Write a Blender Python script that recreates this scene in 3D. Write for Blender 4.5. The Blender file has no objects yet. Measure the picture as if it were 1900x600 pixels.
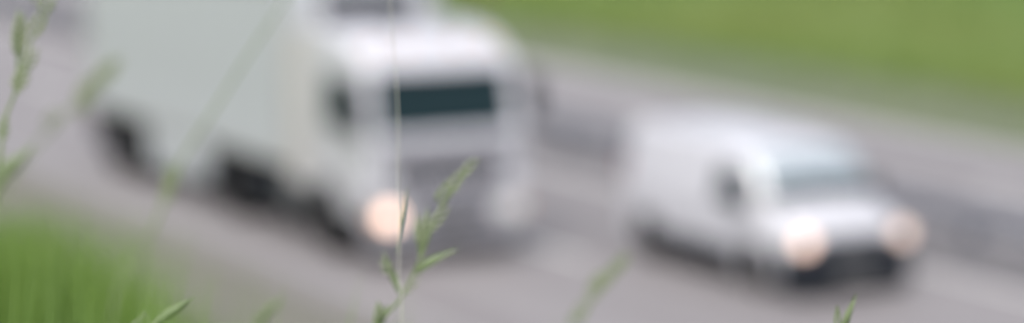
import bpy, bmesh, math, random
from mathutils import Vector, Matrix
PI = math.pi
R = math.radians
random.seed(7)
S = bpy.context.scene
COL = S.collection

# ------------------------------------------------------------------ camera
EYE = 6.6
AZ = R(28.6)
F = 85.0
PITCH = math.atan(650 / (1900 * F / 36))
cd = bpy.data.cameras.new('camera')
cd.sensor_width = 36
cd.lens = F
cd.clip_start = 0.05
cd.clip_end = 5000
cd.dof.use_dof = True
cd.dof.focus_distance = 1.74
cd.dof.aperture_fstop = 2.5
cam = bpy.data.objects.new('camera', cd)
COL.objects.link(cam)
fw_h = Vector((-math.cos(AZ), math.sin(AZ), 0))
FW = fw_h * math.cos(PITCH) - Vector((0, 0, math.sin(PITCH)))
RT = Vector((math.sin(AZ), math.cos(AZ), 0))
UPV = RT.cross(FW)
cam.matrix_world = Matrix(((RT.x, UPV.x, -FW.x, 0), (RT.y, UPV.y, -FW.y, 0), (RT.z, UPV.z, -FW.z, EYE), (0, 0, 0, 1)))
S.camera = cam

# ------------------------------------------------------------------ sky, sun, exposure
SUN_EL, SUN_AZ = R(58), R(138)          # azimuth measured clockwise from +Y
wd = bpy.data.worlds.new('World')
S.world = wd
wd.use_nodes = True
wn = wd.node_tree
sky = wn.nodes.new('ShaderNodeTexSky')
sky.sky_type = 'NISHITA'
sky.sun_disc = False
sky.sun_elevation = SUN_EL
sky.sun_rotation = SUN_AZ
sky.dust_density = 6.0
sky.air_density = 1.0
sky.ozone_density = 1.0
bgn = wn.nodes['Background']
hs = wn.nodes.new('ShaderNodeHueSaturation')
hs.inputs['Saturation'].default_value = 0.5
wn.links.new(sky.outputs[0], hs.inputs['Color'])
wn.links.new(hs.outputs[0], bgn.inputs['Color'])
bgn.inputs['Strength'].default_value = 0.15
sl = bpy.data.lights.new('sun', 'SUN')
sl.energy = 0.5
sl.angle = R(50)
sl.color = (1.0, 0.98, 0.97)
sun = bpy.data.objects.new('sun', sl)
COL.objects.link(sun)
sdir = Vector((math.sin(SUN_AZ) * math.cos(SUN_EL), math.cos(SUN_AZ) * math.cos(SUN_EL), math.sin(SUN_EL)))
sun.rotation_euler = sdir.to_track_quat('Z', 'Y').to_euler()
S.view_settings.view_transform = 'Standard'
S.view_settings.look = 'None'
S.view_settings.gamma = 1
S.view_settings.use_curve_mapping = False
S.view_settings.exposure = 0.5

# ------------------------------------------------------------------ helpers
def mat(name, col, rough=0.6, metal=0.0, noise=0.0, scale=5.0, col2=None, bump=0.0, spec=0.5, emit=None, estr=0.0, trans=0.0, stretch=None, coat=0.0):
    m = bpy.data.materials.new(name)
    m.use_nodes = True
    nt = m.node_tree
    b = nt.nodes['Principled BSDF']
    b.inputs['Base Color'].default_value = (*col, 1)
    b.inputs['Roughness'].default_value = rough
    b.inputs['Metallic'].default_value = metal
    b.inputs['Specular IOR Level'].default_value = spec
    b.inputs['Transmission Weight'].default_value = trans
    b.inputs['Coat Weight'].default_value = coat
    if emit:
        b.inputs['Emission Color'].default_value = (*emit, 1)
        b.inputs['Emission Strength'].default_value = estr
    if noise or col2 or bump:
        tc = nt.nodes.new('ShaderNodeTexCoord')
        mp = nt.nodes.new('ShaderNodeMapping')
        nt.links.new(tc.outputs['Object'], mp.inputs['Vector'])
        if stretch:
            mp.inputs['Scale'].default_value = stretch
        nz = nt.nodes.new('ShaderNodeTexNoise')
        nz.inputs['Scale'].default_value = scale
        nz.inputs['Detail'].default_value = 6
        nz.inputs['Roughness'].default_value = 0.6
        nt.links.new(mp.outputs[0], nz.inputs['Vector'])
        cr = nt.nodes.new('ShaderNodeValToRGB')
        a = cr.color_ramp.elements
        a[0].position, a[1].position = 0.3, 0.7
        c2 = col2 if col2 else tuple(min(1, c * (1 + noise)) for c in col)
        c1 = col if col2 else tuple(c * (1 - noise) for c in col)
        a[0].color = (*c1, 1)
        a[1].color = (*c2, 1)
        nt.links.new(nz.outputs['Fac'], cr.inputs['Fac'])
        nt.links.new(cr.outputs[0], b.inputs['Base Color'])
        if bump:
            n2 = nt.nodes.new('ShaderNodeTexNoise')
            n2.inputs['Scale'].default_value = scale * 25
            n2.inputs['Detail'].default_value = 4
            nt.links.new(mp.outputs[0], n2.inputs['Vector'])
            bp = nt.nodes.new('ShaderNodeBump')
            bp.inputs['Strength'].default_value = bump
            bp.inputs['Distance'].default_value = 0.02
            nt.links.new(n2.outputs['Fac'], bp.inputs['Height'])
            nt.links.new(bp.outputs[0], b.inputs['Normal'])
    return m

def obj(name, bm, m, parent=None, smooth=False, label=None):
    bmesh.ops.recalc_face_normals(bm, faces=bm.faces)
    closed = all(len(e.link_faces) == 2 for e in bm.edges)
    if closed and bm.calc_volume(signed=True) < 0 or (not closed and sum(f.normal.z * f.calc_area() for f in bm.faces) < 0):
        bmesh.ops.reverse_faces(bm, faces=bm.faces)
    me = bpy.data.meshes.new(name)
    bm.to_mesh(me)
    bm.free()
    me.materials.append(m)
    if smooth:
        for p in me.polygons:
            p.use_smooth = True
    o = bpy.data.objects.new(name, me)
    COL.objects.link(o)
    if parent:
        o.parent = parent
    if label:
        o['label'] = label
    return o

def copy_of(o, parent, loc=None, scale=None):
    c = o.copy()
    COL.objects.link(c)
    c.parent = parent
    if loc is not None:
        c.location = loc
    if scale is not None:
        c.scale = scale
    for ch in list(o.children):
        d = ch.copy()
        COL.objects.link(d)
        d.parent = c
    return c

def thing(name, label, cat, loc=(0, 0, 0), rz=0, group=None):
    o = bpy.data.objects.new(name, None)
    COL.objects.link(o)
    o.location = loc
    o.rotation_euler = (0, 0, rz)
    o['label'] = label
    o['category'] = cat
    if group:
        o['group'] = group
    return o

def box(bm, x0, x1, y0, y1, z0, z1, bev=0.0, seg=2):
    r = bmesh.ops.create_cube(bm, size=1)
    vs = r['verts']
    for v in vs:
        v.co = Vector((x0 + (v.co.x + .5) * (x1 - x0), y0 + (v.co.y + .5) * (y1 - y0), z0 + (v.co.z + .5) * (z1 - z0)))
    if bev:
        es = list({e for v in vs for e in v.link_edges})
        bmesh.ops.bevel(bm, geom=es, offset=bev, segments=seg, affect='EDGES', profile=0.5)
    return bm

def BX(*a, **k):
    return box(bmesh.new(), *a, **k)

def thicken(bm, t):
    bmesh.ops.recalc_face_normals(bm, faces=bm.faces)
    bm.normal_update()
    bmesh.ops.solidify(bm, geom=bm.faces[:], thickness=t)

def cyl(bm, c, ax, r1, r2, h, n=24):
    """cylinder or cone centred on c along axis ax"""
    q = Vector(ax).to_track_quat('Z', 'Y').to_matrix().to_4x4()
    bmesh.ops.create_cone(bm, cap_ends=True, segments=n, radius1=r1, radius2=r2, depth=h, matrix=Matrix.Translation(Vector(c)) @ q)
    return bm

def tube(bm, pts, rad, n=6):
    """round tube through pts with radius per point"""
    pts = [Vector(p) for p in pts]
    if not isinstance(rad, (list, tuple)):
        rad = [rad] * len(pts)
    rings = []
    for i, p in enumerate(pts):
        t = (pts[min(i + 1, len(pts) - 1)] - pts[max(i - 1, 0)]).normalized()
        a = t.cross(Vector((0.3, 0.2, 0.93)))
        if a.length < 1e-3:
            a = t.cross(Vector((1, 0, 0)))
        a.normalize()
        b = t.cross(a)
        rings.append([bm.verts.new(p + (a * math.cos(2 * PI * k / n) + b * math.sin(2 * PI * k / n)) * rad[i]) for k in range(n)])
    for i in range(len(rings) - 1):
        for k in range(n):
            bm.faces.new((rings[i][k], rings[i][(k + 1) % n], rings[i + 1][(k + 1) % n], rings[i + 1][k]))
    bm.faces.new(rings[0][::-1])
    bm.faces.new(rings[-1])
    return bm

def prism(bm, prof, y0, y1, bev=0.0, seg=4, ends_only=True):
    """extrude an XZ outline from y0 to y1, rounding its rims"""
    a = [bm.verts.new((x, y0, z)) for x, z in prof]
    b = [bm.verts.new((x, y1, z)) for x, z in prof]
    n = len(prof)
    fa = bm.faces.new(a)
    fb = bm.faces.new(b[::-1])
    for i in range(n):
        bm.faces.new((a[i], b[i], b[(i + 1) % n], a[(i + 1) % n]))
    if bev:
        es = [e for e in list(fa.edges) + list(fb.edges)]
        if not ends_only:
            es = bm.edges[:]
        bmesh.ops.bevel(bm, geom=es, offset=bev, segments=seg, affect='EDGES', profile=0.5)
    return bm

def plate(bm, quad, t, out, bev=0.0, inner=0.0):
    """a thick plate on a planar or warped quad, subdivided, pushed out by t along out"""
    q = [Vector(p) for p in quad]
    o = Vector(out).normalized() * t
    a = [bm.verts.new(p) for p in q]
    b = [bm.verts.new(p + o) for p in q]
    bm.faces.new(a[::-1])
    top = bm.faces.new(b)
    for i in range(len(q)):
        bm.faces.new((a[i], a[(i + 1) % len(q)], b[(i + 1) % len(q)], b[i]))
    if bev:
        es = [e for v in a for e in v.link_edges if e.other_vert(v) in b]
        bmesh.ops.bevel(bm, geom=es, offset=bev, segments=3, affect='EDGES', profile=0.5)
    return bm

def cut(o, cutters):
    """subtract each cutter bmesh from object o"""
    for cb in cutters:
        me = bpy.data.meshes.new('cutter')
        cb.to_mesh(me)
        cb.free()
        c = bpy.data.objects.new('cutter', me)
        COL.objects.link(c)
        c.parent = o.parent
        md = o.modifiers.new('cut', 'BOOLEAN')
        md.object = c
        md.operation = 'DIFFERENCE'
        md.solver = 'EXACT'
        bpy.context.view_layer.update()
        dg = bpy.context.evaluated_depsgraph_get()
        nm = bpy.data.meshes.new_from_object(o.evaluated_get(dg))
        o.modifiers.clear()
        nm.set_sharp_from_angle(angle=R(35))
        o.data = nm
        bpy.data.objects.remove(c)

# ------------------------------------------------------------------ materials
M_asphalt = mat('asphalt', (0.215, 0.202, 0.208), 0.62, scale=0.6, col2=(0.30, 0.287, 0.295), bump=0.35, stretch=(0.03, 1, 1))
M_line = mat('road_paint', (0.70, 0.70, 0.70), 0.6, scale=3, col2=(0.8, 0.8, 0.8), bump=0.1)
M_lineworn = mat('worn_road_paint', (0.33, 0.33, 0.34), 0.7, scale=1.5, col2=(0.5, 0.5, 0.5), bump=0.1)
M_gravel = mat('median_gravel', (0.14, 0.135, 0.145), 0.95, scale=3, col2=(0.20, 0.195, 0.205), bump=0.6)
M_shoulder = mat('shoulder_gravel', (0.15, 0.15, 0.125), 0.95, scale=2, col2=(0.20, 0.195, 0.17), bump=0.6)
M_grassbase = mat('grass_ground', (0.09, 0.165, 0.025), 0.9, scale=0.10, col2=(0.15, 0.185, 0.038), bump=0.5)
M_blade = mat('grass_blades', (0.09, 0.19, 0.025), 0.5, scale=1.3, col2=(0.17, 0.26, 0.045))
M_bladefar = mat('field_grass_blades', (0.09, 0.185, 0.024), 0.6, scale=0.10, col2=(0.165, 0.21, 0.04))
M_verge = mat('verge_soil', (0.11, 0.14, 0.085), 0.95, scale=0.7, col2=(0.17, 0.19, 0.12), bump=0.6, stretch=(0.2, 1, 1))
M_stem = mat('stem_green', (0.16, 0.22, 0.10), 0.5, scale=40, col2=(0.24, 0.29, 0.16))
M_head = mat('spikelet_green', (0.17, 0.22, 0.12), 0.6, scale=60, col2=(0.30, 0.33, 0.22))
M_leaf = mat('leaf_green', (0.14, 0.20, 0.09), 0.5, scale=30, col2=(0.21, 0.27, 0.14))
M_dry = mat('dry_stalk', (0.42, 0.42, 0.38), 0.6, scale=50, col2=(0.55, 0.55, 0.50))
M_white = mat('white_paint', (0.62, 0.63, 0.68), 0.28, noise=0.03, scale=1.2, coat=0.4)
M_cab = mat('cab_paint', (0.61, 0.62, 0.67), 0.3, noise=0.03, scale=1.1, coat=0.4)
M_panelgrey = mat('grey_front_panel', (0.31, 0.31, 0.345), 0.45, noise=0.08, scale=2)
M_box = mat('box_body_panels', (0.51, 0.545, 0.575), 0.45, noise=0.04, scale=0.7)
M_boxtrim = mat('box_body_trim', (0.55, 0.56, 0.57), 0.35, metal=0.3, noise=0.05, scale=4)
M_tank = mat('fuel_tank_metal', (0.16, 0.17, 0.18), 0.4, metal=0.5, noise=0.1, scale=4)
M_cream = mat('side_fairing', (0.60, 0.59, 0.58), 0.4, noise=0.05, scale=2)
M_glass = mat('window_glass', (0.012, 0.03, 0.036), 0.08, spec=0.2)
M_glassV = mat('windscreen_glass_painted_sky', (0.42, 0.49, 0.53), 0.15, spec=1.0)  # pale base colour stands in for sky reflected in the van windscreen
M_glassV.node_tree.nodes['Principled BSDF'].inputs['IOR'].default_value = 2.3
M_black = mat('black_plastic', (0.014, 0.018, 0.026), 0.6, noise=0.2, scale=8, spec=0.25)
M_dark = mat('chassis_dark', (0.02, 0.02, 0.022), 0.8, noise=0.3, scale=4)
M_tyre = mat('tyre_rubber', (0.015, 0.015, 0.015), 0.9, noise=0.2, scale=20, bump=0.2, spec=0.15)
M_rim = mat('rim_metal', (0.10, 0.10, 0.11), 0.5, metal=0.6, noise=0.08, scale=6)
M_steel = mat('galvanised_steel', (0.27, 0.28, 0.32), 0.5, metal=0.35, noise=0.12, scale=2)
M_alu = mat('aluminium', (0.6, 0.6, 0.62), 0.35, metal=0.9, noise=0.05, scale=5)
M_lens = mat('lamp_housing', (0.55, 0.56, 0.58), 0.12, noise=0.05, scale=6)
M_lampT = mat('lorry_lamp_lit', (0.9, 0.85, 0.8), 0.2, emit=(1.0, 0.60, 0.42), estr=2.1)
M_lampT2 = mat('lorry_lamp_unlit', (0.8, 0.8, 0.8), 0.1)
M_lampV = mat('van_lamp_lit', (0.9, 0.85, 0.8), 0.2, emit=(1.0, 0.60, 0.45), estr=1.45)
M_lampV2 = mat('van_lamp_aimed_away', (0.9, 0.85, 0.8), 0.2, emit=(1.0, 0.60, 0.45), estr=0.75)
M_orange = mat('indicator_amber', (0.8, 0.3, 0.03), 0.2)
M_red = mat('tail_lamp_red', (0.45, 0.02, 0.02), 0.2)
M_plate = mat('number_plate_white', (0.25, 0.25, 0.25), 0.4)
M_wood = mat('weathered_wood', (0.16, 0.09, 0.06), 0.85, noise=0.3, scale=12)

# ------------------------------------------------------------------ setting
def bank(y):
    P = [(-400, 5.4), (-4, 5.6), (0, 5.5), (0.9, 5.25), (2, 4.45), (3, 3.55), (4, 2.75), (5.5, 1.9), (7, 1.15), (9, 0.5), (10.0, 0.12), (10.7, -0.02), (38, -0.02), (46, 0.12), (70, 0.6), (200, 2.0), (3000, 10)]
    for i in range(len(P) - 1):
        if y <= P[i + 1][0]:
            t = (y - P[i][0]) / (P[i + 1][0] - P[i][0])
            t = max(0, t)
            return P[i][1] + t * (P[i + 1][1] - P[i][1])
    return P[-1][1]

bm = bmesh.new()
ys = [-400, -60, -20, -8, -4, -2, -1, 0, .4, .9, 1.4, 2, 2.5, 3, 3.5, 4, 4.7, 5.5, 6.2, 7, 8, 9, 10, 10.6, 11.2, 11.9, 14, 22, 30, 34.2, 36, 37.5, 38, 41, 45, 52, 60, 70, 90, 130, 200, 400, 900, 2000, 3000]
xs = [-3000, -1200, -500, -250, -160] + [-130 + 2 * i for i in range(75)] + [30, 50, 90, 200, 500, 1200]
grid = []
for x in xs:
    row = []
    for y in ys:
        z = bank(y)
        if y < 10.0 or y > 38.5:
            z += 0.05 * math.sin(x * 0.7 + y * 0.9) * (0.4 if abs(x) < 6 and y < 3 else 1) + 0.03 * math.sin(x * 1.9 - y * 1.3)
        row.append(bm.verts.new((x, y, z)))
    grid.append(row)
for i in range(len(xs) - 1):
    for j in range(len(ys) - 1):
        bm.faces.new((grid[i][j], grid[i + 1][j], grid[i + 1][j + 1], grid[i][j + 1]))
ground = obj('ground', bm, M_grassbase, smooth=True)
ground['kind'] = 'structure'

def sheet(name, x0, x1, y0, y1, z, m, th=0.0, parent=None):
    bm = bmesh.new()
    if th:
        box(bm, x0, x1, y0, y1, z - th, z)
    else:
        vs = [bm.verts.new(p) for p in ((x0, y0, z), (x1, y0, z), (x1, y1, z), (x0, y1, z))]
        bm.faces.new(vs)
    o = obj(name, bm, m, parent)
    if not parent:
        o['kind'] = 'structure'
    return o

near_road = sheet('near_carriageway', -1500, 600, 12.3, 22.3, 0.0, M_asphalt)
far_road = sheet('far_carriageway', -1500, 600, 23.9, 31.4, 0.0, M_asphalt)
shoulder = sheet('gravel_shoulder', -1500, 600, 10.75, 13.1, 0.03, M_shoulder, th=0.05)
median = sheet('median', -1500, 600, 22.3, 23.9, 0.012, M_gravel, th=0.05)
verge = sheet('roadside_verge', -1500, 600, 31.4, 37.4, 0.0, M_verge)
for y, par in ((13.8, near_road), (21.75, near_road), (24.3, far_road), (31.0, far_road)):
    sheet('edge_line', -600, 300, y, y + 0.14, 0.004, M_lineworn if y < 14 or 24 < y < 25 else M_line, parent=par)
dash0 = None
for y, par in ((17.85, near_road), (27.7, far_road)):
    for k in range(12):
        x = -128 + k * 12
        if dash0 is None:
            dash0 = sheet('lane_dash', -1.5, 1.5, -0.08, 0.08, 0.004, M_line, parent=par)
            d = dash0
        else:
            d = dash0.copy()
            COL.objects.link(d)
            d.parent = par
        d.location = (x, y, 0)

# guard rail in the median
rail = thing('guard_rail', 'long grey galvanised steel crash barrier in the median between the two carriageways', 'crash barrier', (-60, 23.1, 0))
wb = [(0, 0.46), (0.03, 0.50), (0.075, 0.535), (0.075, 0.575), (0.03, 0.61), (0.03, 0.65), (0.075, 0.685), (0.075, 0.725), (0.03, 0.76), (0, 0.80)]
for sgn in (-1, 1):
    bm = bmesh.new()
    for x0 in range(-90, 90, 4):
        a = [[bm.verts.new((xx, sgn * (0.12 + yy), zz)) for yy, zz in wb] for xx in (x0 + 0.0, x0 + 3.99)]
        b = [[bm.verts.new((xx, sgn * (0.116 + yy), zz)) for yy, zz in wb] for xx in (x0 + 0.0, x0 + 3.99)]
        for q in (a, b):
            for i in range(len(wb) - 1):
                bm.faces.new((q[0][i], q[1][i], q[1][i + 1], q[0][i + 1]))
        for i in (0, len(wb) - 1):
            bm.faces.new((a[0][i], a[1][i], b[1][i], b[0][i]))
    obj('rail_beam', bm, M_steel, rail)
bm = BX(-0.05, 0.05, -0.075, 0.075, 0, 0.78)
box(bm, -0.08, 0.08, -0.118, 0.118, 0.5, 0.76)
post0 = obj('post', bm, M_steel, rail)
post0.location = (-90, 0, 0)
for k in range(1, 90):
    copy_of(post0, rail, (-90 + 2 * k, 0, 0))

# ------------------------------------------------------------------ wheels
def wheel_proto(parent, name, r, w, loc, side, rim_r):
    """wheel > tyre, rim ; side -1 = faces -y"""
    prof = [(r * 0.60, w / 2 * 0.85), (r * 0.80, w / 2), (r * 0.93, w / 2 * 0.95), (r, w / 2 * 0.72), (r, -w / 2 * 0.72), (r * 0.93, -w / 2 * 0.95), (r * 0.80, -w / 2), (r * 0.60, -w / 2 * 0.85)]
    n = 36
    bm = bmesh.new()
    rings = [[bm.verts.new((rr * math.cos(2 * PI * k / n), yy, rr * math.sin(2 * PI * k / n))) for k in range(n)] for rr, yy in prof]
    for i in range(len(prof)):
        j = (i + 1) % len(prof)
        for k in range(n):
            bm.faces.new((rings[i][k], rings[i][(k + 1) % n], rings[j][(k + 1) % n], rings[j][k]))
    t = obj(name, bm, M_tyre, parent, smooth=True)
    t.location = loc
    bm = bmesh.new()
    s = side
    for rr, y0, y1 in ((rim_r, -w * 0.3, w * 0.36), (rim_r * 0.36, w * 0.3, w * 0.42)):
        cyl(bm, (0, s * (y0 + y1) / 2, 0), (0, 1, 0), rr, rr, abs(y1 - y0), 28)
    for k in range(10):
        a = 2 * PI * k / 10
        cyl(bm, (rim_r * 0.52 * math.cos(a), s * w * 0.37, rim_r * 0.52 * math.sin(a)), (0, 1, 0), 0.018, 0.018, 0.03, 8)
    obj('rim', bm, M_rim, t)
    return t

# ------------------------------------------------------------------ lorry (front at local x = 0, travels along +x)
lorry = thing('lorry', 'white articulated lorry with pale grey box trailer in the lane nearest the bank', 'lorry', (-31.3, 16.01, 0))
lorry.scale = (1, 1.03, 1)
cab_prof = [(0.0, 0.62), (0.0, 1.30), (-0.03, 1.86), (-0.075, 1.93), (-0.290, 2.89), (-0.42, 3.04), (-0.72, 3.24), (-1.2, 3.36), (-2.25, 3.42), (-2.30, 3.30), (-2.30, 1.05), (-2.2, 0.70)]
bm = prism(bmesh.new(), cab_prof, -1.24, 1.24, bev=0.10, seg=4)
cab = obj('cab', bm, M_cab, lorry)
arch = cyl(bmesh.new(), (-1.6, 0, 0.50), (0, 1, 0), 0.64, 0.64, 2.7, 32)
cut(cab, [arch])
def slant(z):                       # x of the cab front at height z in the windscreen
    return -0.10 - (z - 2.04) / (2.78 - 2.04) * 0.17
# windscreen, curved towards the corners
bm = bmesh.new()
rows = []
for z in (1.96, 2.1, 2.3, 2.6, 2.87):
    rows.append([bm.verts.new((slant(z) + 0.018 - 0.075 * max(0, (abs(y) - 1.0) / 0.225) ** 2, y, z)) for y in (-1.225, -1.15, -1.0, -0.5, 0, 0.5, 1.0, 1.15, 1.225)])
for i in range(4):
    for j in range(8):
        bm.faces.new((rows[i][j], rows[i][j + 1], rows[i + 1][j + 1], rows[i + 1][j]))
thicken(bm, 0.03)
obj('windscreen', bm, M_glass, lorry)
for y in (-0.75, -0.1, 0.55):
    bm = bmesh.new()
    tube(bm, [(-0.05, y, 2.03), (-0.06, y + 0.1, 2.10), (-0.075, y + 0.52, 2.24)], [0.014, 0.012, 0.008])
    obj('wiper', bm, M_black, lorry)
# sun visor above the screen
bm = bmesh.new()
prism(bm, [(-0.27, 2.87), (-0.16, 2.85), (-0.16, 2.88), (-0.32, 2.96)], -1.14, 1.14, bev=0.015, seg=2)
obj('sun_visor', bm, M_cab, lorry)
for y in (-0.95, -0.4, 0.4, 0.95):
    obj('marker_lamp', BX(-0.60, -0.52, y - 0.07, y + 0.07, 3.15, 3.21, bev=0.015), M_orange, lorry)
for y in (-0.35, 0.35):
    bm = bmesh.new()
    cyl(bm, (-1.35, y, 3.47), (1, 0, 0), 0.03, 0.035, 0.6, 12)
    cyl(bm, (-0.99, y, 3.47), (1, 0, 0), 0.035, 0.085, 0.12, 16)
    cyl(bm, (-1.35, y, 3.42), (0, 0, 1), 0.02, 0.02, 0.1, 8)
    obj('air_horn', bm, M_alu, lorry, smooth=False)
bm = tube(bmesh.new(), [(-1.6, 1.0, 3.38), (-1.62, 1.0, 3.8), (-1.7, 1.0, 4.25)], [0.012, 0.009, 0.005])
obj('antenna', bm, M_black, lorry)
# front panel between screen and grille, grille, bumper
front = obj('front_panel', prism(bmesh.new(), [(0.002, 1.56), (0.035, 1.56), (0.022, 1.83), (-0.02, 1.85)], -1.10, 1.10, bev=0.012, seg=2), M_panelgrey, lorry)
grille = obj('grille', prism(bmesh.new(), [(0.0, 1.16), (0.03, 1.16), (0.03, 1.52), (0.0, 1.52)], -0.86, 0.86, bev=0.01, seg=2), M_black, lorry)
sl0 = None
for k in range(6):
    z = 1.19 + k * 0.055
    if sl0 is None:
        sl0 = obj('slat', BX(0.031, 0.06, -0.83, 0.83, 0, 0.016, bev=0.004), M_panelgrey, grille)
        sl0.location = (0, 0, z)
    else:
        copy_of(sl0, grille, (0, 0, z))
obj('emblem', cyl(bmesh.new(), (0.045, 0, 1.70), (1, 0, 0), 0.07, 0.07, 0.03, 20), M_alu, front)
front.location = (0, 0, 0)
bump = obj('bumper', prism(bmesh.new(), [(-0.30, 0.28), (0.06, 0.28), (0.11, 0.36), (0.10, 1.06), (0.04, 1.12), (-0.30, 1.12)], -1.25, 1.25, bev=0.10, seg=3), M_panelgrey, lorry)
obj('air_intake', BX(0.09, 0.125, -0.62, 0.62, 0.62, 0.84, bev=0.015), M_black, bump)
obj('under_bumper_shade', BX(-0.30, 0.02, -1.12, 1.12, 0.14, 0.278, bev=0.02), M_black, bump)  # black block added below the bumper to deepen the shadow there
obj('number_plate', BX(0.113, 0.13, -0.26, 0.26, 0.48, 0.59), M_plate, bump)
for s in (-1, 1):
    obj('step_plate', BX(-0.25, 0.118, s * 1.08 - 0.1, s * 1.08 + 0.1, 0.285, 0.325, bev=0.01), M_black, bump)
for s in (-1, 1):
    h = obj('headlight', BX(0.085, 0.125, s * 0.93 - 0.25, s * 0.93 + 0.25, 0.61, 0.95, bev=0.035, seg=3), M_lens, lorry)
    ln = cyl(bmesh.new(), (0.135, s * 1.01, 0.78), (1, 0, 0), 0.145, 0.14, 0.03, 28)
    o = obj('lamp', ln, M_lampT if s < 0 else M_lampT2, h)
    o['label'] = 'headlamp shining warm light' if s < 0 else 'headlamp that is not shining'
    obj('lamp', cyl(bmesh.new(), (0.132, s * 0.77, 0.77), (1, 0, 0), 0.07, 0.065, 0.025, 24), M_lampT2, h)
    obj('indicator', BX(0.0, 0.09, s * 1.205 - 0.03, s * 1.205 + 0.03, 0.66, 0.90, bev=0.015), M_orange, h)
    obj('fog_light', cyl(bmesh.new(), (0.115, s * 0.88, 0.53), (1, 0, 0), 0.07, 0.065, 0.03, 20), M_lens, lorry)
# doors
for s in (-1, 1):
    y0, y1 = (s * 1.238, s * 1.262)
    bm = bmesh.new()
    plate(bm, [(-0.42, s * 1.236, 1.00), (-1.62, s * 1.236, 1.25), (-1.62, s * 1.236, 2.82), (-0.50, s * 1.236, 2.82), (-0.34, s * 1.236, 2.1)], 0.022, (0, s, 0))
    door = obj('door', bm, M_cab, lorry)
    bm = bmesh.new()
    plate(bm, [(-0.38, s * 1.258, 1.98), (-1.52, s * 1.258, 1.95), (-1.52, s * 1.258, 2.74), (-0.53, s * 1.258, 2.74)], 0.012, (0, s, 0))
    obj('window', bm, M_glass, door)
    obj('handle', BX(-1.55, -1.35, min(s * 1.258, s * 1.29), max(s * 1.258, s * 1.29), 1.62, 1.67, bev=0.01), M_black, door)
    for k, z in enumerate((0.34, 0.62)):
        obj('step', BX(-0.72, -0.34, min(s * 1.10, s * 1.26), max(s * 1.10, s * 1.26), z, z + 0.05, bev=0.01), M_black, lorry)
    # mirror cluster
    obj('mirror_arm', tube(bmesh.new(), [(-0.32, s * 1.22, 2.72), (-0.20, s * 1.42, 2.74), (-0.18, s * 1.46, 2.6)], 0.02), M_black, lorry)
    bm = bmesh.new()
    tube(bm, [(-0.32, s * 1.22, 1.95), (-0.20, s * 1.42, 1.98), (-0.18, s * 1.46, 2.1)], 0.02)
    arm = obj('mirror_arm', bm, M_black, lorry)
    mh = obj('mirror', BX(-0.25, -0.11, s * 1.46 - 0.13, s * 1.46 + 0.13, 1.98, 2.70, bev=0.05, seg=3), M_black, lorry)
    obj('mirror_glass', BX(-0.262, -0.249, s * 1.46 - 0.10, s * 1.46 + 0.10, 2.05, 2.63), M_alu, mh)
# side fairing, tank, battery box, chassis
for s in (-1, 1):
    f_ = prism(bmesh.new(), [(-2.32, 0.95), (-2.95, 0.95), (-2.98, 3.25), (-2.32, 3.38)], *sorted((s * 1.20, s * 1.235)), bev=0.01, seg=1)
    obj('side_fairing', f_, M_cream, lorry)
    bm = bmesh.new()
    cyl(bm, (-2.85, s * 0.90, 0.70), (1, 0, 0), 0.33, 0.33, 1.15, 28)
    tk = obj('fuel_tank', bm, M_tank, lorry, smooth=False)
    for x in (-3.2, -2.5):
        obj('tank_strap', cyl(bmesh.new(), (x, s * 0.90, 0.70), (1, 0, 0), 0.338, 0.338, 0.06, 28), M_dark, tk)
bm = bmesh.new()
for s in (-1, 1):
    box(bm, -6.6, -0.35, s * 0.42 - 0.05, s * 0.42 + 0.05, 0.72, 0.98)
for x in (-1.6, -5.35):
    cyl(bm, (x, 0, 0.5), (0, 1, 0), 0.09, 0.09, 2.0, 12)
for x in (-2.2, -3.3, -4.4, -6.3):
    box(bm, x - 0.06, x + 0.06, -0.42, 0.42, 0.76, 0.92)
obj('chassis_frame', bm, M_dark, lorry)
obj('coupling_plate', cyl(bmesh.new(), (-5.1, 0, 1.04), (0, 0, 1), 0.5, 0.5, 0.1, 28), M_dark, lorry)
w0 = wheel_proto(lorry, 'wheel', 0.50, 0.32, (-1.6, -1.06, 0.50), -1, 0.29)
copy_of(w0, lorry, (-1.6, 1.06, 0.50), (1, -1, 1))
w1 = wheel_proto(lorry, 'wheel', 0.50, 0.60, (-5.35, -0.93, 0.50), -1, 0.29)
copy_of(w1, lorry, (-5.35, 0.93, 0.50), (1, -1, 1))
for x in (-9.85, -11.0):
    copy_of(w0, lorry, (x, -1.06, 0.50))
    copy_of(w0, lorry, (x, 1.06, 0.50), (1, -1, 1))
for xx, rr in ((-5.35, 0.60), (-9.85, 0.57), (-11.0, 0.57), (-1.6, 0.58)):
    for s in (-1, 1):
        bm = bmesh.new()
        n = 14
        a = []
        for k in range(n + 1):
            t = PI * (0.06 + 0.88 * k / n)
            a.append([bm.verts.new((xx + q * math.cos(t), yy, 0.5 + q * math.sin(t))) for q, yy in ((rr, s * 0.62), (rr, s * 1.24), (rr + 0.03, s * 1.24), (rr + 0.03, s * 0.62))])
        for k in range(n):
            for j in range(4):
                bm.faces.new((a[k][j], a[k][(j + 1) % 4], a[k + 1][(j + 1) % 4], a[k + 1][j]))
        bm.faces.new(a[0])
        bm.faces.new(a[-1][::-1])
        obj('mudguard', bm, M_black, lorry)
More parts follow.
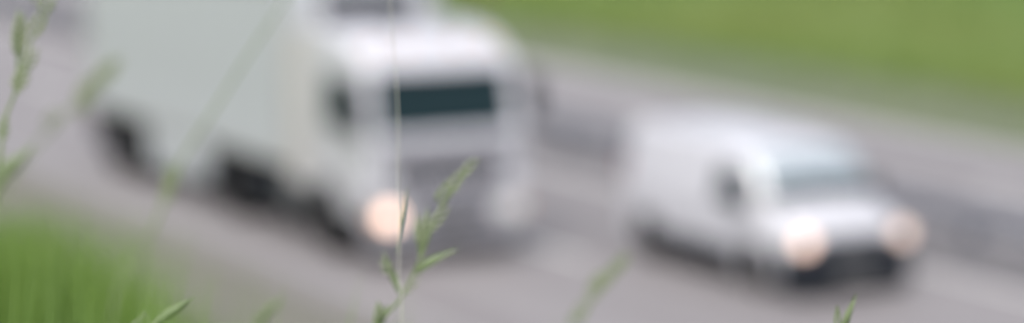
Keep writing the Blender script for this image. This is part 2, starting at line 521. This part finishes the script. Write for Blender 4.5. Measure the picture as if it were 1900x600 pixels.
# black stowage boxes and spray flaps low on the chassis
for s in (-1, 1):
    obj('battery_box', BX(-4.35, -3.5, min(s * 0.62, s * 1.20), max(s * 0.62, s * 1.20), 0.42, 0.98, bev=0.03), M_black, lorry)
    obj('spray_flap', BX(-11.68, -11.65, s * 1.0 - 0.2, s * 1.0 + 0.2, 0.2, 0.9), M_black, lorry)
    obj('spray_flap', BX(-6.08, -6.05, s * 1.0 - 0.24, s * 1.0 + 0.24, 0.2, 0.9), M_black, lorry)
    obj('toolbox', BX(-12.30, -11.70, min(s * 0.7, s * 1.2), max(s * 0.7, s * 1.2), 0.48, 1.12, bev=0.02), M_black, lorry)
# trailer body
TX0, TX1 = -12.35, -3.02
tr = obj('trailer_body', BX(TX0, TX1, -1.27, 1.27, 1.14, 4.0, bev=0.03), M_box, lorry)
pn0 = None
npan = 8
pw = (TX1 - TX0 - 0.2) / npan
for s in (-1, 1):
    for k in range(npan):
        x = TX0 + 0.1 + k * pw
        if pn0 is None:
            pn0 = obj('side_panel', BX(0.012, pw - 0.012, -0.006, 0.006, 1.27, 3.88), M_box, tr)
            pn0.location = (x, s * 1.272, 0)
        else:
            copy_of(pn0, tr, (x, s * 1.272, 0))
    obj('bottom_rail', BX(TX0 + .02, TX1 - .02, min(s * 1.262, s * 1.29), max(s * 1.262, s * 1.29), 1.15, 1.25, bev=0.008), M_boxtrim, tr)
    obj('top_rail', BX(TX0 + .02, TX1 - .02, min(s * 1.262, s * 1.288), max(s * 1.262, s * 1.288), 3.90, 3.99, bev=0.008), M_boxtrim, tr)
    for x in (TX0 + 0.04, TX1 - 0.04):
        obj('corner_post', BX(x - 0.045, x + 0.045, min(s * 1.258, s * 1.292), max(s * 1.258, s * 1.292), 1.26, 3.89, bev=0.008), M_boxtrim, tr)
    door_x = TX0 - 0.03
    dr = obj('rear_door', BX(door_x, TX0 - 0.002, min(s * 0.02, s * 1.22), max(s * 0.02, s * 1.22), 1.2, 3.92, bev=0.008), M_box, tr)
    obj('lock_bar', cyl(bmesh.new(), (door_x - 0.03, s * 0.35, 2.5), (0, 0, 1), 0.016, 0.016, 2.6, 10), M_alu, tr)
    obj('tail_light', BX(TX0 - 0.05, TX0 - 0.002, s * 1.0 - 0.2, s * 1.0 + 0.2, 0.98, 1.1, bev=0.01), M_red, lorry)
    sk = obj('side_skirt', BX(-9.2, -6.3, min(s * 1.225, s * 1.255), max(s * 1.225, s * 1.255), 0.45, 1.13, bev=0.012), M_box, lorry)
    obj('underrun_bar', BX(-12.3, -11.7, min(s * 1.22, s * 1.25), max(s * 1.22, s * 1.25), 0.70, 0.95, bev=0.01), M_dark, lorry)
bm = bmesh.new()
for s in (-1, 1):
    box(bm, -12.2, -3.6, s * 0.5 - 0.06, s * 0.5 + 0.06, 0.99, 1.135)
for x in (-9.85, -11.0):
    cyl(bm, (x, 0, 0.5), (0, 1, 0), 0.09, 0.09, 2.0, 12)
    for s in (-1, 1):
        box(bm, x - 0.07, x + 0.07, s * 0.5 - 0.05, s * 0.5 + 0.05, 0.5, 0.985)
obj('trailer_frame', bm, M_dark, lorry)
for s in (-1, 1):
    bm = BX(-6.06, -5.98, s * 0.72 - 0.05, s * 0.72 + 0.05, 0.30, 1.13)
    obj('landing_leg', bm, M_dark, lorry)
obj('rear_bumper_bar', BX(-12.3, -12.2, -1.2, 1.2, 0.45, 0.58, bev=0.01), M_dark, lorry)
# cooling unit on the trailer front, above the cab
ref = obj('cooling_unit', BX(TX1 + 0.004, TX1 + 0.40, -1.0, 1.0, 2.2, 3.93, bev=0.06, seg=3), M_cab, lorry)
obj('cooling_grille', BX(TX1 + 0.385, TX1 + 0.415, -0.80, 0.70, 3.36, 3.88, bev=0.01), M_black, ref)
s0 = None
for k in range(5):
    if s0 is None:
        s0 = obj('louvre', BX(TX1 + 0.416, TX1 + 0.432, -0.70, 0.64, 0, 0.03), M_steel, ref)
        s0.location = (0, 0, 3.42)
    else:
        copy_of(s0, ref, (0, 0, 3.42 + k * 0.09))

# ------------------------------------------------------------------ van
van = thing('van', 'small white panel van with dark bumper and lit headlights overtaking beside the lorry', 'van', (-26.42, 19.70, 0))
van.scale = (1.06, 1.06, 1.06)
# stations: x, half width low, half width belt, belt z, half width top, top z, bottom z
ST = [(0.04, 0.62, 0.68, 0.62, 0.56, 0.84, 0.26), (0.0, 0.76, 0.80, 0.66, 0.66, 0.93, 0.24), (-0.16, 0.88, 0.90, 0.74, 0.74, 1.05, 0.22), (-0.5, 0.93, 0.945, 0.84, 0.78, 1.16, 0.20), (-0.68, 0.94, 0.955, 0.94, 0.79, 1.22, 0.20),
      (-0.88, 0.94, 0.96, 1.02, 0.78, 1.50, 0.20), (-1.10, 0.94, 0.96, 1.06, 0.76, 1.74, 0.20), (-1.32, 0.94, 0.96, 1.08, 0.75, 1.84, 0.20), (-1.9, 0.94, 0.96, 1.10, 0.75, 1.90, 0.20), (-3.0, 0.94, 0.96, 1.10, 0.75, 1.93, 0.22),
      (-3.9, 0.94, 0.95, 1.10, 0.74, 1.92, 0.24), (-4.14, 0.92, 0.93, 1.10, 0.72, 1.88, 0.28), (-4.22, 0.88, 0.89, 1.06, 0.66, 1.78, 0.34)]
def st(x):
    for i in range(len(ST) - 1):
        if x >= ST[i + 1][0]:
            t = (ST[i][0] - x) / (ST[i][0] - ST[i + 1][0])
            t = min(1, max(0, t))
            return [a + (b - a) * t for a, b in zip(ST[i], ST[i + 1])]
    return list(ST[-1])
def ring(x, half=12):
    _, wl, wb_, zb, wt, zt, z0 = st(x)
    pts = [(wl * 0.9, z0)] + [(wl + (wb_ - wl) * k / 7 + 0.006 * math.sin(PI * k / 7), z0 + 0.06 + (zb - 0.10 - z0) * k / 7) for k in range(8)] + [(wb_ - 0.008, zb)]
    # upper side, curving inwards to the roof
    r_ = min(0.18, (zt - zb) * 0.55)
    for t in (0.12, 0.25, 0.38, 0.5, 0.62, 0.75, 0.88):
        pts.append((wb_ - 0.01 + (wt + 0.10 - wb_) * t ** 1.3, zb + (zt - r_ - zb) * t))
    for a in (0, 15, 30, 45, 60, 75):
        pts.append((wt - 0.06 + 0.16 * math.cos(R(a)), zt - r_ + (r_ - 0.015) * math.sin(R(a))))
    pts.append((wt * 0.45, zt + 0.004))
    pts.append((0, zt + 0.012))
    return pts
bm = bmesh.new()
xs_ = sorted({s_[0] for s_ in ST} | {-0.1 * k_ for k_ in range(2, 42)} | {-0.3, -0.58, -0.78, -0.98, -1.2, -1.5, -1.65, -2.2, -2.6, -3.5, -4.04}, reverse=True)
rg = []
for x in xs_:
    p = ring(x)
    full = [(x, -y, z) for y, z in p] + [(x, y, z) for y, z in p[-2::-1]]
    rg.append([bm.verts.new(q) for q in full])
nn = len(rg[0])
for i in range(len(rg) - 1):
    for k in range(nn):
        bm.faces.new((rg[i][k], rg[i][(k + 1) % nn], rg[i + 1][(k + 1) % nn], rg[i + 1][k]))
bm.faces.new(rg[0])
bm.faces.new(rg[-1][::-1])
body = obj('body', bm, M_white, van, smooth=True)
cut(body, [cyl(bmesh.new(), (x, 0, 0.33), (0, 1, 0), 0.39, 0.39, 2.4, 32) for x in (-0.82, -3.5)])
def side_y(x, z):
    p = ring(x)
    for (ya, za), (yb, zb) in zip(p, p[1:]):
        if za <= z <= zb:
            t = (z - za) / max(1e-6, zb - za)
            return ya + (yb - ya) * t
    return p[-3][0]
def side_patch(name, outline, s, m, parent, off=0.012):
    """plate following the curved body side; outline = [(x, z)] as a 4-corner patch"""
    (xa, za), (xb, zb), (xc, zc), (xd, zd) = outline
    bm = bmesh.new()
    n = 6
    g = [[None] * (n + 1) for _ in range(n + 1)]
    for i in range(n + 1):
        for j in range(n + 1):
            u, v = i / n, j / n
            x = (xa * (1 - u) + xb * u) * (1 - v) + (xd * (1 - u) + xc * u) * v
            z = (za * (1 - u) + zb * u) * (1 - v) + (zd * (1 - u) + zc * u) * v
            g[i][j] = bm.verts.new((x, s * (side_y(x, z) + off), z))
    for i in range(n):
        for j in range(n):
            bm.faces.new((g[i][j], g[i + 1][j], g[i + 1][j + 1], g[i][j + 1]))
    thicken(bm, 0.014)
    return obj(name, bm, m, parent, smooth=False)
# bottom closing and underbody
obj('underbody', BX(-4.1, -0.2, -0.78, 0.78, 0.19, 0.32), M_dark, van)
# windscreen
def top_skin(name, xlist, first, dx, dz, m, parent, squeeze=1.0):
    """panel lying on the upper skin of the van between the stations of xlist"""
    bm = bmesh.new()
    g = []
    for x in xlist:
        p = [(y * squeeze, z) for y, z in ring(x)[first:]]
        full = [(x + dx, -y, z + dz) for y, z in p] + [(x + dx, y, z + dz) for y, z in p[-2::-1]]
        g.append([bm.verts.new(q) for q in full])
    for i in range(len(g) - 1):
        for j in range(len(g[0]) - 1):
            bm.faces.new((g[i][j], g[i][j + 1], g[i + 1][j + 1], g[i + 1][j]))
    thicken(bm, 0.008)
    return obj(name, bm, m, parent)
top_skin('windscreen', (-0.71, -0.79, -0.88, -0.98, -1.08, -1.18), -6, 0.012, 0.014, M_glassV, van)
top_skin('windscreen_lower_band', (-0.70, -0.75, -0.81), -6, 0.020, 0.024, M_glass, van)
obj('scuttle', BX(-0.74, -0.62, -0.74, 0.74, 1.205, 1.245, bev=0.01), M_black, van)
for y in (-0.5, 0.12):
    obj('wiper', tube(bmesh.new(), [(-0.70, y, 1.27), (-0.76, y + 0.1, 1.38), (-0.81, y + 0.42, 1.47)], [0.012, 0.01, 0.007]), M_black, van)
# bonnet panel
top_skin('bonnet', (-0.16, -0.25, -0.35, -0.45, -0.55), -5, 0.004, 0.014, M_white, van, 0.97)
# bumper, grille, plate
bm = prism(bmesh.new(), [(-0.35, 0.07), (0.06, 0.07), (0.10, 0.14), (0.10, 0.60), (0.07, 0.69), (-0.35, 0.70)], -0.95, 0.95, bev=0.13, seg=4)
vb = obj('bumper', bm, M_black, van)
cut(vb, [cyl(bmesh.new(), (-0.82, 0, 0.33), (0, 1, 0), 0.39, 0.39, 2.4, 32)])
obj('number_plate', BX(0.10, 0.115, -0.26, 0.26, 0.30, 0.41), M_plate, vb)
gr = obj('grille', BX(-0.03, 0.085, -0.58, 0.58, 0.66, 0.80, bev=0.02), M_black, van)
for z in (0.72, 0.76):
    obj('slat', BX(0.083, 0.095, -0.46, 0.46, z, z + 0.015), M_tank, gr)
for s in (-1, 1):
    hl = obj('headlight', BX(-0.16, 0.06, s * 0.76 - 0.16, s * 0.76 + 0.15, 0.66, 0.90, bev=0.05, seg=3), M_lens, van)
    obj('lamp', cyl(bmesh.new(), (0.065, s * 0.78, 0.78), (1, 0, 0), 0.12, 0.115, 0.03, 24), M_lampV if s < 0 else M_lampV2, hl)
    obj('indicator', cyl(bmesh.new(), (0.06, s * 0.67, 0.86), (1, 0, 0), 0.03, 0.03, 0.03, 14), M_orange, hl)
    obj('fog_light', cyl(bmesh.new(), (0.10, s * 0.62, 0.36), (1, 0, 0), 0.05, 0.05, 0.03, 18), M_tank, vb)
    dr = side_patch('door', [(-1.16, 0.34), (-2.12, 0.34), (-2.12, 1.08), (-1.16, 1.06)], s, M_white, van, 0.018)
    side_patch('window_frame', [(-0.96, 1.10), (-1.76, 1.12), (-1.76, 1.56), (-1.18, 1.54)], s, M_black, van, 0.010)
    side_patch('side_window', [(-1.01, 1.13), (-1.72, 1.15), (-1.72, 1.53), (-1.20, 1.51)], s, M_glass, van, 0.020)
    side_patch('handle', [(-1.96, 0.90), (-2.08, 0.90), (-2.08, 0.935), (-1.96, 0.935)], s, M_black, dr, 0.03)
    sd = side_patch('sliding_door', [(-2.15, 0.34), (-3.05, 0.34), (-3.05, 1.62), (-2.15, 1.62)], s, M_white, van, 0.022)
    side_patch('handle', [(-2.20, 0.90), (-2.32, 0.90), (-2.32, 0.935), (-2.20, 0.935)], s, M_black, sd, 0.03)
    side_patch('moulding_and_sill_shade', [(-1.24, 0.24), (-3.08, 0.24), (-3.08, 0.52), (-1.24, 0.52)], s, M_black, van, 0.032)  # black moulding, its extra height paints the shade along the sill
    mh = obj('mirror', BX(-1.10, -0.94, s * 1.09 - 0.12, s * 1.09 + 0.12, 1.08, 1.36, bev=0.04, seg=3), M_black, van)
    obj('mirror_glass', BX(-1.112, -1.099, s * 1.09 - 0.09, s * 1.09 + 0.09, 1.12, 1.32), M_alu, mh)
    obj('tail_light', BX(-4.235, -4.12, s * 0.84 - 0.05, s * 0.84 + 0.05, 0.9, 1.35, bev=0.02), M_red, van)
    obj('roof_rail', tube(bmesh.new(), [(-2.1, s * 0.68, 1.88), (-2.2, s * 0.68, 1.94), (-3.7, s * 0.68, 1.96), (-3.8, s * 0.68, 1.9)], 0.014), M_alu, van)
obj('rear_bumper', BX(-4.30, -4.05, -0.84, 0.84, 0.28, 0.52, bev=0.06, seg=3), M_black, van)
obj('antenna', tube(bmesh.new(), [(-1.75, 0.2, 1.86), (-1.95, 0.2, 2.15)], [0.006, 0.003]), M_black, van)
v0 = wheel_proto(van, 'wheel', 0.32, 0.20, (-0.82, -0.80, 0.32), -1, 0.20)
copy_of(v0, van, (-0.82, 0.80, 0.32), (1, -1, 1))
copy_of(v0, van, (-3.5, -0.80, 0.32))
copy_of(v0, van, (-3.5, 0.80, 0.32), (1, -1, 1))

# ------------------------------------------------------------------ grass as ground cover
def blade_into(vl, fl, x, y, z, h, w, lean, az, segs=3):
    fx, fy = math.cos(az), math.sin(az)
    px_, py_ = -fy, fx
    b0 = len(vl)
    for i in range(segs):
        t = i / segs
        ww = w * (1 - t * 0.75) / 2
        q = lean * t * t * h
        zz = z + h * (t - 0.25 * lean * t * t)
        vl.append((x + fx * q - px_ * ww, y + fy * q - py_ * ww, zz))
        vl.append((x + fx * q + px_ * ww, y + fy * q + py_ * ww, zz))
    vl.append((x + fx * lean * h, y + fy * lean * h, z + h * (1 - 0.25 * lean)))
    for i in range(segs - 1):
        fl.append((b0 + 2 * i, b0 + 2 * i + 1, b0 + 2 * i + 3, b0 + 2 * i + 2))
    fl.append((b0 + 2 * segs - 2, b0 + 2 * segs - 1, b0 + 2 * segs))

def stuff(name, vl, fl, m, label, cat='grass'):
    me = bpy.data.meshes.new(name)
    me.from_pydata(vl, [], fl)
    me.materials.append(m)
    o = bpy.data.objects.new(name, me)
    COL.objects.link(o)
    o['kind'] = 'stuff'
    o['label'] = label
    o['category'] = cat
    return o

def gz(x, y):
    z = bank(y)
    if y < 10.0 or y > 38.5:
        z += 0.05 * math.sin(x * 0.7 + y * 0.9) * (0.4 if abs(x) < 6 and y < 3 else 1) + 0.03 * math.sin(x * 1.9 - y * 1.3)
    return z

vl, fl = [], []
for _ in range(70000):                       # the bank between the camera and the road
    y = 11.0 - abs(random.gauss(0, 1)) * 4.2
    x = random.uniform(-60, 2) if random.random() < 0.85 else random.uniform(-90, 8)
    if y < -3 or (math.hypot(x, y) < 3.2) or (y > 12.0 and random.random() < .5):
        continue
    hmax = 0.32 if y > 3 else 0.38
    h = random.uniform(0.10, hmax) * (0.6 if y > 11 else 1)
    blade_into(vl, fl, x, y, gz(x, y) - 0.01, h, random.uniform(0.012, 0.03), random.uniform(0.1, 0.8), random.uniform(0, 2 * PI), 2)
stuff('bank_grass', vl, fl, M_blade, 'mown green grass covering the bank at the lower left beside the road')

vl, fl = [], []
for _ in range(60000):                       # far field beyond the verge
    y = 37.0 + random.random() ** 1.5 * 45
    x = random.uniform(-140, 10)
    h = random.uniform(0.12, 0.4)
    blade_into(vl, fl, x, y, gz(x, y) - 0.01, h, random.uniform(0.03, 0.07), random.uniform(0.1, 0.8), random.uniform(0, 2 * PI), 2)
for _ in range(13000):
    y = 31.9 + random.random() ** 0.6 * 5.3
    x = random.uniform(-110, 0)
    blade_into(vl, fl, x, y, 0, random.uniform(0.05, 0.16), random.uniform(0.02, 0.05), random.uniform(0.1, 0.8), random.uniform(0, 2 * PI), 2)
stuff('field_grass', vl, fl, M_bladefar, 'yellowish green meadow grass of the field beyond the far carriageway')

# ------------------------------------------------------------------ grasses in front of the lens
def P(px, py, d):
    """world point seen near photo pixel px, py at distance d along the view"""
    k = 1900 * F / 36
    return Vector((0, 0, EYE)) + d * (FW + RT * ((px - 950) / k) - UPV * ((py - 300) / k))

def root_of(top, low, spread=0.0):
    """where a stem through two points meets the ground when bent straight down"""
    d = (low - top)
    p = low + d.normalized() * 0.12
    p = Vector((p.x, p.y, 0))
    return Vector((p.x + random.uniform(-.03, .03), p.y + random.uniform(-.03, .03), gz(p.x, p.y) - 0.02))

def stem_tube(pts, r0, r1, name, m, parent):
    n = len(pts)
    bm = tube(bmesh.new(), pts, [r0 + (r1 - r0) * i / (n - 1) for i in range(n)], 6)
    return obj(name, bm, m, parent, smooth=True)

def smooth_path(pts, sub=4):
    out = []
    n = len(pts)
    for i in range(n - 1):
        p0, p1, p2, p3 = pts[max(i - 1, 0)], pts[i], pts[i + 1], pts[min(i + 2, n - 1)]
        for k in range(sub):
            t = k / sub
            out.append(0.5 * ((2 * p1) + (p2 - p0) * t + (2 * p0 - 5 * p1 + 4 * p2 - p3) * t * t + (3 * p1 - p0 - 3 * p2 + p3) * t ** 3))
    out.append(pts[-1])
    return out

def leafblade(pts, w, name, m, parent, belly=0.4):
    """folded leaf along pts, width profile rising then tapering to a point"""
    bm = bmesh.new()
    pts = smooth_path(pts, 4)
    n = len(pts)
    rows = []
    for i, p in enumerate(pts):
        t = i / (n - 1)
        tan = (pts[min(i + 1, n - 1)] - pts[max(i - 1, 0)]).normalized()
        side = tan.cross(FW).normalized()
        ww = w * (min(1, 0.45 + t / belly * 0.55) if t < belly else max(0.03, 1 - ((t - belly) / (1 - belly)) ** 1.6)) / 2
        fold = -FW * ww * 0.5
        rows.append([bm.verts.new(p - side * ww), bm.verts.new(p - fold), bm.verts.new(p + side * ww), bm.verts.new(p - fold * 0.3 + FW * 0.0004)])
    for i in range(n - 1):
        for j in range(4):
            bm.faces.new((rows[i][j], rows[i][(j + 1) % 4], rows[i + 1][(j + 1) % 4], rows[i + 1][j]))
    bm.faces.new(rows[0][::-1])
    bm.faces.new(rows[-1])
    return obj(name, bm, m, parent, smooth=True)

def spikelet(a, b, w, name, m, parent):
    """a grass spikelet from a to b: overlapping bracts around a slim axis"""
    bm = bmesh.new()
    ax = (b - a)
    L = ax.length
    t = ax.normalized()
    s1 = t.cross(FW).normalized()
    s2 = t.cross(s1).normalized()
    nb = max(4, int(L / 0.0035))
    for k in range(nb):
        q = k / nb
        sgn = 1 if k % 2 else -1
        c = a + ax * (q * 0.85)
        wd_ = w * (0.55 + 0.6 * math.sin(PI * min(1, q + 0.15)))
        tip = c + t * (L * 0.26 + 0.003) + s1 * sgn * wd_ * 0.5
        mid = c + t * (L * 0.12) + s1 * sgn * wd_ * 0.42
        r_ = wd_ * 0.28
        v0_ = bm.verts.new(c)
        v1_ = bm.verts.new(tip)
        ring_ = [bm.verts.new(mid + s1 * r_ * math.cos(2 * PI * j / 5) + s2 * r_ * math.sin(2 * PI * j / 5)) for j in range(5)]
        for j in range(5):
            bm.faces.new((v0_, ring_[j], ring_[(j + 1) % 5]))
            bm.faces.new((v1_, ring_[(j + 1) % 5], ring_[j]))
    return obj(name, bm, m, parent, smooth=True)

def grass_plant(label, path, r=0.0014, spikes=(), leaves=(), m=M_stem, cat='wild plant', name='ryegrass_plant', mh=None, group=None):
    """path: [(px, py, d)] from the top down; continues to a root in the ground"""
    pts = [P(*q) for q in path]
    rt = root_of(pts[0], pts[-1])
    mid = pts[-1].lerp(rt, 0.45)
    mid += (pts[-1] - pts[-2]).normalized() * 0.03
    full = smooth_path(pts + [mid, rt], 5)
    base = thing(name, label, cat, rt, group=group)
    loc = [p - rt for p in full]
    stem_tube(loc[::-1], r * 1.35, r * 0.6, 'stem', m, base)
    for (a, b, w) in spikes:
        spikelet(P(*a) - rt, P(*b) - rt, w, 'spikelet', mh or M_head, base)
    for (lp, w) in leaves:
        leafblade([P(*q) - rt for q in lp], w, 'leaf', M_leaf, base)
    # basal leaves
    for k in range(3):
        a = random.uniform(0, 2 * PI)
        h = random.uniform(0.25, 0.45)
        leafblade([Vector((0, 0, 0)), Vector((0.03 * math.cos(a), 0.03 * math.sin(a), h * 0.6)), Vector((0.10 * math.cos(a), 0.10 * math.sin(a), h))], 0.006, 'leaf', M_leaf, base)
    return base

# 1 tall ryegrass at the left edge
d = 2.24
grass_plant('tall green grass stem with narrow upright seed spikes at the left edge', [(96, 0, d), (78, 45, d), (58, 75, d), (52, 110, d), (30, 170, d), (10, 220, d), (2, 280, d), (-8, 420, d), (-20, 600, d)], 0.0019,
            spikes=[((56, 72, d), (84, 20, d), .010), ((78, 30, d), (98, -18, d), .010), ((34, 112, d), (38, 22, d), .010), ((36, 80, d), (39, 24, d + .01), .008), ((26, 172, d), (50, 125, d), .011), ((44, 135, d), (68, 88, d), .009), ((62, 10, d), (70, -30, d), .008), ((4, 262, d), (8, 215, d), .008)],
            leaves=[([(24, 180, d), (33, 150, d), (34, 90, d), (38, 20, d)], .0045)])
# 2 soft seed head beside it, nearer the road
d = 3.9
grass_plant('soft blurred grass seed head leaning right in front of the trailer tail', [(215, 115, d), (180, 150, d), (140, 195, d), (100, 235, d), (50, 290, d), (10, 350, d), (-40, 460, d)], 0.0022,
            spikes=[((175, 160, d), (222, 108, d), .017), ((140, 192, d), (195, 135, d), .018), ((140, 215, d), (165, 165, d), .016), ((85, 245, d), (110, 205, d), .014)])
d = 2.7
grass_plant('broad green blade rising from the left frame edge below the tall seed stem', [(62, 275, d), (40, 295, d), (15, 322, d), (-10, 360, d), (-30, 430, d)], 0.0018,
            leaves=[([(-12, 345, d), (10, 320, d), (35, 298, d), (66, 268, d)], .017), ([(-14, 370, d), (0, 340, d), (8, 315, d), (12, 290, d)], .012)])
# 3 long diagonal stem across the trailer
d = 3.1
grass_plant('long slanting grass stem crossing the pale trailer side', [(552, -30, d), (510, 30, d), (450, 120, d), (400, 200, d), (350, 275, d), (318, 335, d), (290, 410, d), (250, 490, d), (205, 600, d)], 0.0024,
            spikes=[((310, 355, d), (328, 300, d), .014), ((306, 380, d), (316, 335, d), .012)], m=M_stem)
# 4 the branched grass in the centre
d = 2.13
grass_plant('branched green grass with seed spikes in front of the lorry headlight', [(868, 312, d), (845, 345, d), (815, 390, d), (795, 440, d), (776, 490, d), (745, 552, d), (712, 590, d), (690, 640, d)], 0.0015,
            spikes=[((850, 335, d), (886, 292, d), .0065), ((828, 365, d), (858, 318, d), .008), ((812, 385, d), (836, 335, d), .008), ((815, 378, d), (824, 350, d), .008),
                    ((797, 430, d), (832, 378, d), .007), ((786, 460, d), (792, 395, d), .005), ((778, 460, d), (777, 398, d), .006), ((752, 545, d), (778, 510, d), .006), ((724, 515, d), (711, 475, d), .007)],
            leaves=[([(772, 508, d), (790, 492, d), (815, 478, d), (850, 462, d)], .0085), ([(742, 545, d), (733, 522, d), (722, 498, d), (710, 466, d)], .0065), ([(783, 470, d), (790, 430, d), (794, 380, d)], .004), ([(779, 478, d), (778, 440, d), (774, 400, d)], .004),
                    ([(700, 612, d), (708, 590, d), (722, 566, d)], .007)])
# 5 sharp blade tip, lower left
d = 1.97
grass_plant('crisp green grass tip pointing up right beside the lower left grass mass', [(300, 590, d), (280, 612, d), (250, 660, d)], 0.0012,
            leaves=[([(262, 628, d), (300, 592, d), (330, 572, d), (362, 550, d)], .0085), ([(225, 650, d), (240, 615, d), (262, 585, d)], .006)], name='ryegrass_plant', cat='wild plant')
d = 2.6
grass_plant('faint thin grass tip rising under the lorry front wheel', [(500, 570, d), (485, 600, d), (465, 650, d)], 0.0014,
            leaves=[([(478, 610, d), (500, 575, d), (528, 552, d)], .010)], name='ryegrass_plant', cat='wild plant')
# 6 soft head right of centre
d = 3.0
grass_plant('soft pale grass seed head between the lorry and the van', [(1165, 478, d), (1130, 510, d), (1100, 550, d), (1072, 600, d), (1050, 660, d)], 0.0022,
            spikes=[((1130, 515, d), (1166, 470, d), .010), ((1102, 540, d), (1140, 500, d), .013), ((1095, 560, d), (1112, 510, d), .012), ((1068, 600, d), (1090, 555, d), .011)])
# 7 sharp tip under the van
d = 1.97
grass_plant('crisp grass tip poking up at the bottom edge below the van bumper', [(1575, 580, d), (1562, 612, d), (1545, 670, d)], 0.0012,
            leaves=[([(1556, 625, d), (1570, 592, d), (1580, 570, d), (1589, 545, d)], .0055), ([(1560, 618, d), (1572, 598, d), (1580, 582, d)], .004)], name='ryegrass_plant', cat='wild plant')
# 8 pale dry stalks standing upright in front of the lorry cab
d = 2.06
grass_plant('thin pale dry stalk standing upright across the lorry windscreen and headlight', [(718, -60, d), (728, 60, d), (738, 200, d), (739, 330, d), (741, 420, d), (740, 520, d), (746, 640, d)], 0.0006, leaves=[([(738, 470, d), (744, 420, d), (751, 380, d), (757, 345, d)], .003)], m=M_dry, cat='dry plant', name='dry_plant')

# loose tussock on the left between camera and road
vl, fl = [], []
for _ in range(11000):
    if random.random() < 0.93:
        dd = random.uniform(3.9, 7.5)
    else:
        dd = random.uniform(1.0, 1.2)
    px_ = random.uniform(-600, 285)
    top = 345 + max(0, px_ - 60) ** 2 * 0.0046 + 200 * random.random() ** 1.6
    if dd < 2:
        top += 60
    t = P(px_, top, dd)
    g0 = gz(t.x, t.y)
    h = t.z - g0
    if h < 0.1:
        continue
    blade_into(vl, fl, t.x + random.uniform(-.08, .08), t.y + random.uniform(-.08, .08), g0, h, random.uniform(0.006, 0.015), random.uniform(0.02, 0.3), random.uniform(0, 2 * PI), 4)
stuff('tall_grass', vl, fl, M_blade, 'tall out of focus green grass blades filling the lower left corner')

# wooden marker post on the far verge
mp = thing('marker_post', 'short brown wooden post on the far verge behind the lorry roof', 'post', (-71.5, 37.8, 0))
obj('post_shaft', BX(-0.08, 0.08, -0.08, 0.08, -0.2, 1.3, bev=0.01), M_wood, mp)
obj('post_cap', BX(-0.1, 0.1, -0.1, 0.1, 1.302, 1.36, bev=0.01), M_wood, mp)
